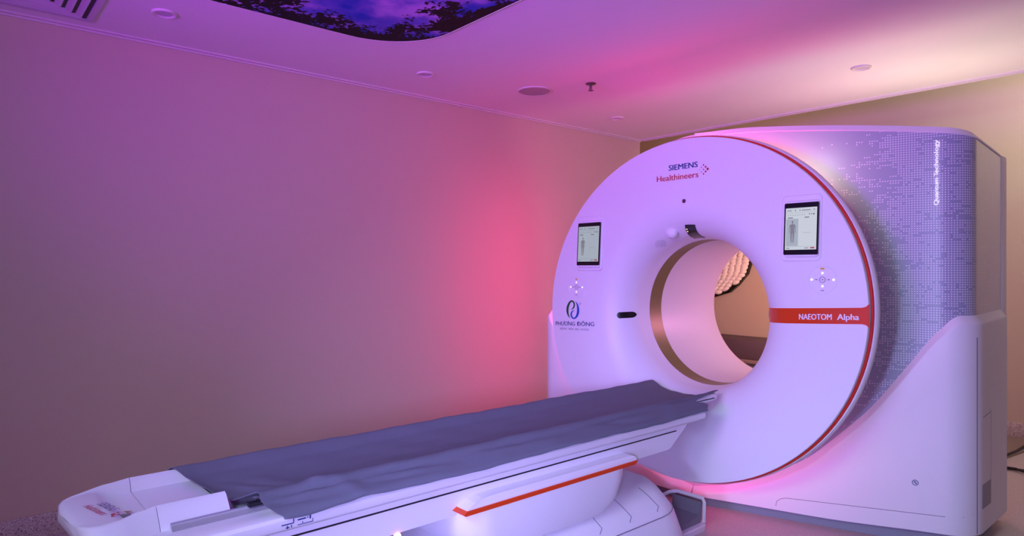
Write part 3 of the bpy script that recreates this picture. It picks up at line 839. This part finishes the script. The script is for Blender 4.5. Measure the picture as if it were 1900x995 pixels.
part('dot_logo', bm, m_logored, cap_, smooth=False)
bm = bmesh.new(); P_ = rrect(.070, .036, .014)
loft(bm, [[(-1.975 + x, .368 + y + .25 * x, .6205) for x, y in P_], [(-1.975 + x * .96, .368 + y * .92 + .25 * x, .6209) for x, y in P_]])
part('grip_hole', bm, m_grey, cap_, label='dark grip hole')
bm = bmesh.new(); bm.faces.new([bm.verts.new(p) for p in ((-2.045, .372, .6170), (-2.022, .378, .6170), (-2.035, .392, .6165))])
part('warning_sticker', bm, mat('sticker_tan', srgb(170, 120, 80), .5), cap_, smooth=False)
# aluminium rail beside the tray
bm = bmesh.new()
loft(bm, [[(x, y, z) for x, z in ((-1.868, .600), (-1.868, .616), (-1.862, .619), (-1.857, .617), (-1.857, .612), (-1.852, .611), (-1.850, .606), (-1.844, .605), (-1.842, .600))] for y in (.445, .60, .80)])
part('accessory_rail', bm, m_alu, couch, smooth=False)
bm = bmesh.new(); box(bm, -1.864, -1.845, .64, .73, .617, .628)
part('groove_and_shade', bm, m_dark, couch)  # dark box standing in for the shadow under the sheet edge
# carriage: ledge rail and slotted side panel
bm = bmesh.new()
pr = [(-2.34, .596), (-2.30, .607), (-2.2, .597), (-1.90, .597), (-1.80, .605), (-1.757, .609), (-1.745, .606), (-1.738, .598), (-1.738, .580), (-1.742, .572), (-1.762, .560), (-1.80, .560), (-2.30, .560), (-2.34, .572)]
loft(bm, [[(x, y, z) for x, z in pr] for y in (.36, 1.0, 1.8, 2.715)])
part('carriage_rail', bm, m_tablew, couch)
side = [(.37, .561), (2.605, .561), (2.590, .548), (2.49, .482), (2.475, .471), (2.455, .466), (.37, .458)]
bm = bmesh.new(); prism(bm, side, lambda y, z: (-2.335, y, z), lambda y, z: (-1.762, y, z))
part('carriage', bm, m_tablew, couch, ang=40)
bm = bmesh.new(); box(bm, -1.7625, -1.7605, .38, 2.515, .5385, .5435)
part('side_slot', bm, m_dark, couch, label='dark slot along the side')
bm = bmesh.new()
def ic(y0, y1, z0, z1): box(bm, -1.7385, -1.7370, y0, y1, z0, z1)
ic(.688, .722, .5855, .588); ic(.720, .7225, .588, .598); ic(.703, .705, .574, .583); ic(.699, .709, .5765, .5785); ic(.714, .716, .576, .583)
ic(.733, .756, .590, .5935); ic(.760, .763, .591, .594); ic(.7665, .7705, .587, .597); ic(.733, .776, .577, .5785); ic(.745, .748, .581, .584); ic(.775, .7765, .5785, .587)
part('pictogram', bm, m_navy, couch, smooth=False, label='small printed height symbols on the side')
# pedestal: cover with an orange stripe
def cover_ring(z, x1, y0, y1, r, x0=-2.39):
    P_ = rrect(x1 - x0, y1 - y0, r, 8); cx_, cy_ = (x0 + x1) / 2, (y0 + y1) / 2
    return [(cx_ + x, cy_ + y, z) for x, y in P_]
bm = bmesh.new()
loft(bm, [cover_ring(.300, -1.735, 1.36, 2.04, .12), cover_ring(.318, -1.715, 1.33, 2.055, .12), cover_ring(.36, -1.705, 1.30, 2.11, .12), cover_ring(.44, -1.700, 1.275, 2.14, .12), cover_ring(.474, -1.700, 1.27, 2.145, .12), cover_ring(.4775, -1.703, 1.273, 2.142, .12)])
part('pedestal_cover', bm, m_tablew, couch)
bm = bmesh.new(); prism(bm, [(1.268, .481), (1.277, .4755), (2.142, .4755), (2.162, .4905), (1.285, .4905)], lambda y, z: (-1.770, y, z), lambda y, z: (-1.6985, y, z))
part('pedestal_stripe', bm, m_orange, couch, smooth=False, label='orange stripe along the pedestal')
pl = [(1.285, .4905), (2.160, .4905), (2.152, .504), (2.135, .512), (1.40, .516), (1.36, .514), (1.325, .507)]
bm = bmesh.new(); prism(bm, pl, lambda y, z: (-1.765, y, z), lambda y, z: (-1.7035 - max(0, z - .500) * .5, y, z))
part('pedestal_flange', bm, m_tablew, couch, smooth=False)
# foot
bm = bmesh.new()
def foot_ring(z, g, r=.22): return cover_ring(z, -1.66 + g, .92 - g, 2.50 + g * .5, r, x0=-2.46 - g)
loft(bm, [foot_ring(0, .06), foot_ring(.06, .055), foot_ring(.14, .03), foot_ring(.225, .002), foot_ring(.235, -.004)])
part('foot_skirt', bm, m_tablew, couch)
bm = bmesh.new()
loft(bm, [foot_ring(.232, -.006), foot_ring(.242, -.010), foot_ring(.300, -.085, .15), foot_ring(.325, -.13, .12), foot_ring(.326, -.20, .10)])
part('foot_cover', bm, m_tablew, couch)
bm = bmesh.new(); tube(bm, [p for p in foot_ring(.2365, -.002)][8:] + foot_ring(.2365, -.002)[:9], .0016, 6)
part('cover_seam', bm, m_seam, couch)
# telescoping seams on the foot cover
def on_foot(x, y):
    g = interp([(-.13, .325), (-.085, .300), (-.010, .242), (0, .236)], x + 1.66)
    return (x, y, g + .0018)
for y in (2.30, 2.12, 1.94):
    bm = bmesh.new()
    pts = [on_foot(-1.79 + .1 * i / 10, y - .02 + .02 * i / 10) for i in range(10)] + [on_foot(-1.685, y - .03)]
    tube(bm, pts, .0013, 6)
    part('cover_seam', bm, m_seam, couch)
bm = bmesh.new(); bmesh.ops.create_uvsphere(bm, u_segments=16, v_segments=10, radius=.012, matrix=Matrix.Translation((-1.762, 1.06, .452)))
part('indicator_light', bm, emis('couch_indicator', (1, .25, .3, 1), 5), couch, label='small glowing pink light under the couch')

# ------------------------------------------------------------------ the sheet
yn = [(-2.275, .540), (-2.262, .535), (-2.235, .548), (-2.19, .566), (-2.10, .585), (-2.00, .60), (-1.95, .606), (-1.92, .600), (-1.88, .640), (-1.84, .662), (-1.80, .655), (-1.77, .665), (-1.74, .690), (-1.72, .70)]
cz = [(-2.282, .585), (-2.276, .615), (-2.268, .640), (-2.258, .6515), (-2.244, .6535), (-2.228, .6465), (-2.19, .6265), (-2.12, .6125), (-2.04, .6075), (-1.96, .6125), (-1.905, .624), (-1.872, .640), (-1.848, .6525), (-1.832, .6545), (-1.818, .650), (-1.806, .642), (-1.79, .634), (-1.765, .6245), (-1.750, .6175), (-1.7405, .6130), (-1.7355, .609), (-1.7335, .605)]
def resample(tab, n):
    L_ = [0]
    for a, b in zip(tab, tab[1:]): L_.append(L_[-1] + math.hypot(b[0] - a[0], b[1] - a[1]))
    out = []
    for i in range(n):
        t = L_[-1] * i / (n - 1)
        k = 0
        while k < len(L_) - 2 and L_[k + 1] < t: k += 1
        f = (t - L_[k]) / (L_[k + 1] - L_[k])
        out.append((tab[k][0] + (tab[k + 1][0] - tab[k][0]) * f, tab[k][1] + (tab[k + 1][1] - tab[k][1]) * f))
    return out
sec = resample(cz, 60)
rnd = random.Random(3)
creases = [(rnd.uniform(.7, 2.9), rnd.uniform(-1.82, -1.76), rnd.uniform(.05, .16), rnd.uniform(.002, .005), rnd.uniform(-.5, .5)) for _ in range(26)]
creases += [(.83, -1.806, .10, .013, .1), (1.10, -1.804, .12, .012, .12), (1.6, -1.80, .2, .006, .05), (2.20, -1.806, .16, .010, .06), (2.62, -1.822, .12, .010, .1)]
def wrinkle(x, y):
    h = .0012 * math.sin(9 * y + 14 * x) + .0010 * math.sin(23 * y - 31 * x + 1.3) + .0007 * math.sin(51 * y + 60 * x)
    for (cy_, cx_, l, a, sk) in creases:
        dy = y - cy_; dx = (x - cx_) - sk * dy * .3
        h -= a * math.exp(-(dy / l) ** 2) * math.exp(-(dx / .007) ** 2)
        h += a * .5 * math.exp(-(dy / l) ** 2) * math.exp(-((dx - .014) / .009) ** 2)
    # soft diagonal folds near both ends
    h += .009 * math.exp(-((y - .72 - (x + 2.0) * .7) / .022) ** 2) * (1 - smoothstep(-1.84, -1.81, x)) * smoothstep(-2.15, -2.0, x) + .005 * math.exp(-((y - .80 - (x + 2.0) * .5) / .03) ** 2) * smoothstep(-2.15, -2.0, x)
    h += .004 * math.exp(-((y - 2.72 + (x + 2.0) * .9) / .05) ** 2) * smoothstep(-2.2, -2.1, x)
    return h
NYC = 150
def cloth_pt(i, j, off):
    x, z = sec[j]
    ya = interp(yn, x)
    yb = 2.985 if x < -1.838 else 2.985 - .26 * smoothstep(-1.838, -1.80, x)
    if x > -1.79: yb = 2.725 + .05 * smoothstep(-1.79, -1.77, x) * (1 - smoothstep(-1.765, -1.735, x))
    t = i / (NYC - 1); y = ya + (yb - ya) * t
    # drape over the near end: sag into the tray
    near = max(0, 1 - (y - ya) / .07) ** 2
    if -2.24 < x < -1.93: z += near * (.014 * math.sin((x + 2.24) / .31 * PI))
    if x >= -1.93: z += near * .004
    # hem waves of the hanging side
    if x > -1.80:
        w = smoothstep(-1.80, -1.735, x); z += w * (.004 * math.sin(7.3 * y + .6) - .002); x += w * .002 * (1 + math.sin(11 * y))
        z -= smoothstep(-1.7385, -1.7325, x) * .004 * math.exp(-((y - .74) / .08) ** 2)
    if x < -2.262: z += .004 * math.sin(6 * y) 
    z += wrinkle(x, y) + off
    if x > -1.80: x += off * .8
    if x < -2.262: x -= off
    return (x, y, z)
bm = bmesh.new(); sheet(bm, NYC, 60, lambda i, j: cloth_pt(i, j, .0032), lambda i, j: cloth_pt(i, j, .0008))
tag(obj('couch_sheet', bm, m_cloth, ang=80), 'crumpled dark grey fabric sheet spread over the white patient couch', 'sheet')

# ------------------------------------------------------------------ foot pedal on the floor by the scanner
pedal = thing('foot_pedal', (-1.9, 2.72, 0), 'grey foot pedal with a white guard on the floor between couch and scanner', 'pedal')
bm = bmesh.new(); P_ = rrect(.22, .26, .05)
loft(bm, [[(-1.91 + x, 2.72 + y, .0) for x, y in P_], [(-1.91 + x, 2.72 + y, .022) for x, y in P_], [(-1.91 + x * .96, 2.72 + y * .97, .028) for x, y in P_]])
part('base_plate', bm, m_tablew, pedal)
bm = bmesh.new(); prism(bm, [(2.63, .030), (2.82, .030), (2.83, .12), (2.815, .13), (2.80, .07), (2.72, .05), (2.63, .055)], lambda y, z: (-1.99, y, z), lambda y, z: (-1.83, y, z))
part('tread', bm, m_grey, pedal, ang=20)
bm = bmesh.new(); tube(bm, [(-2.0, 2.60, .03), (-2.0, 2.62, .12), (-2.0, 2.70, .135), (-2.0, 2.80, .14), (-1.98, 2.835, .14), (-1.90, 2.84, .14), (-1.835, 2.84, .14), (-1.822, 2.835, .125), (-1.82, 2.83, .03)], .009)
part('guard', bm, m_tablew, pedal)

# ------------------------------------------------------------------ things behind the scanner
bm = bmesh.new()
cab = thing('low_cabinet', (-3.3, 5.9, 0), 'low dark mauve cabinet by the back wall, seen through the bore', 'cabinet')
box(bm, -4.0, -2.6, 5.72, 6.08, .42, .60, .006); part('body', bm, mat('cabinet_mauve', srgb(96, 80, 88), .6), cab)
bm = bmesh.new(); box(bm, -4.01, -2.59, 5.70, 6.08, .385, .418, .004); part('shelf', bm, mat('cabinet_shelf', srgb(150, 130, 120), .5), cab)
bm = bmesh.new(); box(bm, -3.98, -2.62, 5.76, 6.07, 0, .385); part('plinth', bm, m_plinth, cab, smooth=False)
# pale woven hanging on the back wall
wv = thing('woven_hanging', (-3.45, 6.0, 1.25), 'cream woven wall hanging with black edges, seen through the bore', 'wall hanging')
def wq(u, v, y):   # u across, v down: a slanted strip
    x = interp([(-.1, -3.31), (.15, -3.35), (.69, -3.40), (1.12, -3.55), (1.3, -3.60)], v) - .42 * (1 - u); z = 1.53 - .42 * v - .10 * (1 - u)
    return (x, y, z)
bm = bmesh.new(); OUT = [(-.02, -.1), (1.02, -.1), (1.05, .35), (1.04, .75), (1.02, 1.02), (.92, 1.17), (.3, 1.22), (-.06, 1.24), (-.04, .5)]
prism(bm, OUT, lambda u, v: wq(u, v, 6.095), lambda u, v: wq(u, v, 6.05))
part('backing', bm, m_black, wv, smooth=False)
bm = bmesh.new(); rr = random.Random(5)
for a in range(14):
    for b in range(6):
        v0 = a / 12.0 - .04 + .5 / 12 * (b % 2); u0 = (b + .5) / 6
        if v0 > 1.10 or (b == 5 and v0 > 1.0): continue
        c = Vector(wq(u0, v0, 6.03)); m4 = Matrix.Translation(c) @ Matrix.Rotation(rr.uniform(-.6, -.1), 4, 'Y') @ Matrix.Diagonal((.044 * rr.uniform(.85, 1.1), .026, .024 * rr.uniform(.9, 1.1), 1))
        bmesh.ops.create_icosphere(bm, subdivisions=2, radius=1.0, matrix=m4)
part('weave', bm, mat('weave_cream', srgb(250, 242, 230), .7, bump=.3, bscale=60), wv, label='cream woven knots')
# cables and a floor plate
bm = bmesh.new(); prism(bm, [(-1.5, 5.15), (-1.156, 5.36), (-1.06, 6.0), (-1.06, 6.07), (-1.6, 6.07)], lambda x, y: (x, y, .0), lambda x, y: (x, y, .012))
tag(obj('floor_plate', bm, mat('floor_plate_taupe', srgb(140, 122, 110), .5), smooth=False), 'flat taupe cover plate on the floor behind the scanner', 'floor plate')
bm = bmesh.new(); tube(bm, [(-1.7, 4.7, .012), (-1.35, 5.12, .012), (-1.17, 5.35, .014), (-1.14, 5.6, .014), (-1.13, 5.95, .014), (-1.0, 6.06, .013), (-.8, 6.06, .013)], .011)
tag(obj('power_cable', bm, m_black), 'black cable along the edge of the taupe floor plate', 'cable')
bm = bmesh.new(); tube(bm, [(-1.6, 4.9, .01), (-1.2, 5.07, .01), (-1.06, 5.11, .01), (-.92, 5.13, .01), (-.7, 5.0, .01)], .008); 
tag(obj('power_cable', bm, m_black), 'black cable on open floor, upper of the crossing pair behind the scanner', 'cable')
bm = bmesh.new(); tube(bm, [(-1.6, 4.98, .01), (-1.2, 5.09, .009), (-1.04, 5.09, .02), (-.92, 5.02, .009), (-.7, 4.8, .009)], .007)
tag(obj('power_cable', bm, m_black), 'thin black cable on open floor, lower of the crossing pair behind the scanner', 'cable')

# ------------------------------------------------------------------ on the ceiling
PX0, PX1, PY0, PY1 = -3.045, -1.04, -0.9, 1.915
pic = thing('ceiling_picture', ((PX0 + PX1) / 2, (PY0 + PY1) / 2, CZ), 'rounded ceiling picture of blue sky and dark tree leaves', 'ceiling picture')
P_ = rrect(PX1 - PX0, PY1 - PY0, .36, 14); pcx, pcy = (PX0 + PX1) / 2, (PY0 + PY1) / 2
bm = bmesh.new()
rg = lambda g, z: [(pcx + x * (1 + g), pcy + y * (1 + g * .75), z) for x, y in P_]
loft(bm, [rg(.003, CZ - .0005), rg(.003, CZ - .006), rg(-.001, CZ - .006), rg(-.001, CZ - .003)], True, False)
part('frame', bm, m_trim, pic)
def sky_picture():
    m = bpy.data.materials.new('sky_and_leaves_picture'); m.use_nodes = True
    nt = m.node_tree; L = nt.links; b = nt.nodes['Principled BSDF']; b.inputs['Roughness'].default_value = .6; b.inputs['Specular IOR Level'].default_value = .12
    tc = N(nt, 'ShaderNodeTexCoord')
    def noise(sc, det, rough=.5):
        n = N(nt, 'ShaderNodeTexNoise'); n.inputs['Scale'].default_value = sc; n.inputs['Detail'].default_value = det; n.inputs['Roughness'].default_value = rough
        L.new(tc.outputs['Object'], n.inputs['Vector']); return n.outputs['Fac']
    def ramp(src, stops):
        r = N(nt, 'ShaderNodeValToRGB'); e = r.color_ramp.elements
        e[0].position, e[0].color = stops[0]; e[1].position, e[1].color = stops[-1]
        for p, c in stops[1:-1]:
            q = e.new(p); q.color = c
        L.new(src, r.inputs[0]); return r.outputs[0]
    def M(op, a, b_):
        n = N(nt, 'ShaderNodeMath', operation=op)
        for i, v in enumerate((a, b_)):
            if isinstance(v, (int, float)): n.inputs[i].default_value = v
            else: L.new(v, n.inputs[i])
        return n.outputs[0]
    sky = ramp(noise(3.2, 5), [(.40, srgb(24, 48, 165)), (.50, srgb(96, 70, 180)), (.62, srgb(170, 110, 205))])
    # distance to the picture's edge (rounded box)
    sp = N(nt, 'ShaderNodeSeparateXYZ'); L.new(tc.outputs['Object'], sp.inputs[0])
    hx, hy, rad = (PX1 - PX0) / 2, (PY1 - PY0) / 2, .36
    qx = M('MAXIMUM', M('SUBTRACT', M('ABSOLUTE', sp.outputs[0], 0), hx - rad), 0.0); qy = M('MAXIMUM', M('SUBTRACT', M('ABSOLUTE', sp.outputs[1], 0), hy - rad), 0.0)
    dist = M('SUBTRACT', rad, M('SQRT', M('ADD', M('MULTIPLY', qx, qx), M('MULTIPLY', qy, qy)), 0))
    big = noise(5.5, 3); fine = noise(46, 6, .65)
    lvl = M('ADD', M('MULTIPLY', M('SUBTRACT', big, .44), 1.0), M('MULTIPLY', M('SUBTRACT', fine, .5), .62))
    mask = M('GREATER_THAN', lvl, M('SUBTRACT', M('MULTIPLY', dist, .95), .09))
    leaf = ramp(fine, [(.35, srgb(8, 7, 10)), (.6, srgb(22, 18, 22)), (.8, srgb(48, 34, 36))])
    mx = N(nt, 'ShaderNodeMix', data_type='RGBA'); L.new(mask, mx.inputs[0]); L.new(sky, mx.inputs[6]); L.new(leaf, mx.inputs[7])
    L.new(mx.outputs[2], b.inputs['Base Color'])
    L.new(mx.outputs[2], b.inputs['Emission Color']); b.inputs['Emission Strength'].default_value = .10
    return m
bm = bmesh.new(); loft(bm, [rg(-.001, CZ - .0005), rg(-.001, CZ - .004)])
part('picture', bm, sky_picture(), pic, smooth=False, label='printed sky with clouds and leaves')

def downlight(x, y, label):
    d = thing('ceiling_downlight', (x, y, CZ), label, 'downlight', 'round recessed downlights in the ceiling')
    bm = bmesh.new(); lathe(bm, [(.036, -.001), (.038, -.005), (.046, -.010), (.052, -.009), (.055, -.004), (.055, .0)], (x, y, CZ), 'z', 32, False); part('trim_ring', bm, m_trim, d)
    bm = bmesh.new(); lathe(bm, [(.037, -.001), (.037, -.0035), (.0001, -.0035)], (x, y, CZ), 'z', 32, False); part('lens', bm, mat('lens_frost', srgb(196, 190, 200), .4), d)
    return d
downlight(-3.345, .775, 'round white downlight by the slotted air vent, nearest of the ceiling lights')
downlight(-3.355, 2.215, 'round white downlight near left wall, between vent and round speaker')
downlight(-3.355, 4.00, 'round white downlight in the far left ceiling corner by the scanner')
downlight(-1.570, 4.08, 'round white downlight in the bright warm patch of ceiling, right of the scanner')
sp_ = thing('ceiling_speaker', (-3.20, 2.975, CZ), 'round flat grey ceiling speaker near the sprinkler', 'speaker')
bm = bmesh.new(); lathe(bm, [(.113, 0), (.113, -.006), (.108, -.008), (.104, -.006)], (-3.20, 2.975, CZ), 'z', 48, False); part('rim', bm, m_trim, sp_)
bm = bmesh.new(); lathe(bm, [(.105, -.001), (.105, -.006), (.05, -.0075), (.0001, -.008)], (-3.20, 2.975, CZ), 'z', 48, False); part('grille', bm, mat('grille_grey', srgb(172, 164, 168), .7, bump=.6, bscale=700), sp_)
sk = thing('fire_sprinkler', (-2.84, 3.13, CZ), 'small metal fire sprinkler hanging from the ceiling', 'sprinkler')
c_ = (-2.84, 3.13, CZ); m_sp = mat('sprinkler_steel', srgb(120, 104, 104), .35, metal=.7)
bm = bmesh.new(); lathe(bm, [(.034, 0), (.034, -.004), (.026, -.008), (.010, -.010)], c_, 'z', 24); part('escutcheon', bm, m_sp, sk)
bm = bmesh.new(); lathe(bm, [(.009, -.008), (.009, -.022), (.006, -.024), (.006, -.036)], c_, 'z', 16); part('body', bm, m_sp, sk)
bm = bmesh.new()
for s_ in (-1, 1): tube(bm, [(c_[0] + s_ * .008, c_[1], CZ - .02), (c_[0] + s_ * .013, c_[1], CZ - .03), (c_[0] + s_ * .004, c_[1], CZ - .046)], .0022, 6)
part('frame_arms', bm, m_sp, sk)
bm = bmesh.new(); lathe(bm, [(.017, -.044), (.018, -.046), (.012, -.048), (.0001, -.048)], c_, 'z', 20); part('deflector', bm, m_sp, sk)
# square air vent with nested louvres
vx, vy, vh = -3.385, .240, .30
vent = thing('air_vent', (vx, vy, CZ), 'square ceiling air vent with nested louvres near left wall', 'air vent')
bm = bmesh.new(); m_vent = mat('vent_white', srgb(200, 196, 200), .5); m_vb = mat('vent_shadow', srgb(90, 84, 92), .8)
def sq(h, z): return [(vx - h, vy - h, z), (vx + h, vy - h, z), (vx + h, vy + h, z), (vx - h, vy + h, z)]
loft(bm, [sq(vh, CZ - .0005), sq(vh, CZ - .009), sq(vh - .028, CZ - .009), sq(vh - .028, CZ - .0005)], True, False); part('frame', bm, m_vent, vent, smooth=False)
for k in range(5):
    h = vh - .050 - k * .045
    bm = bmesh.new(); loft(bm, [sq(h, CZ - .012), sq(h - .026, CZ - .003), sq(h - .028, CZ - .004), sq(h - .003, CZ - .015), sq(h, CZ - .012)], True, False); part('louvre', bm, m_vent, vent, smooth=False)
bm = bmesh.new(); loft(bm, [sq(vh - .028, CZ - .0005), sq(vh - .028, CZ - .0025)]); part('backing', bm, m_vb, vent, smooth=False)
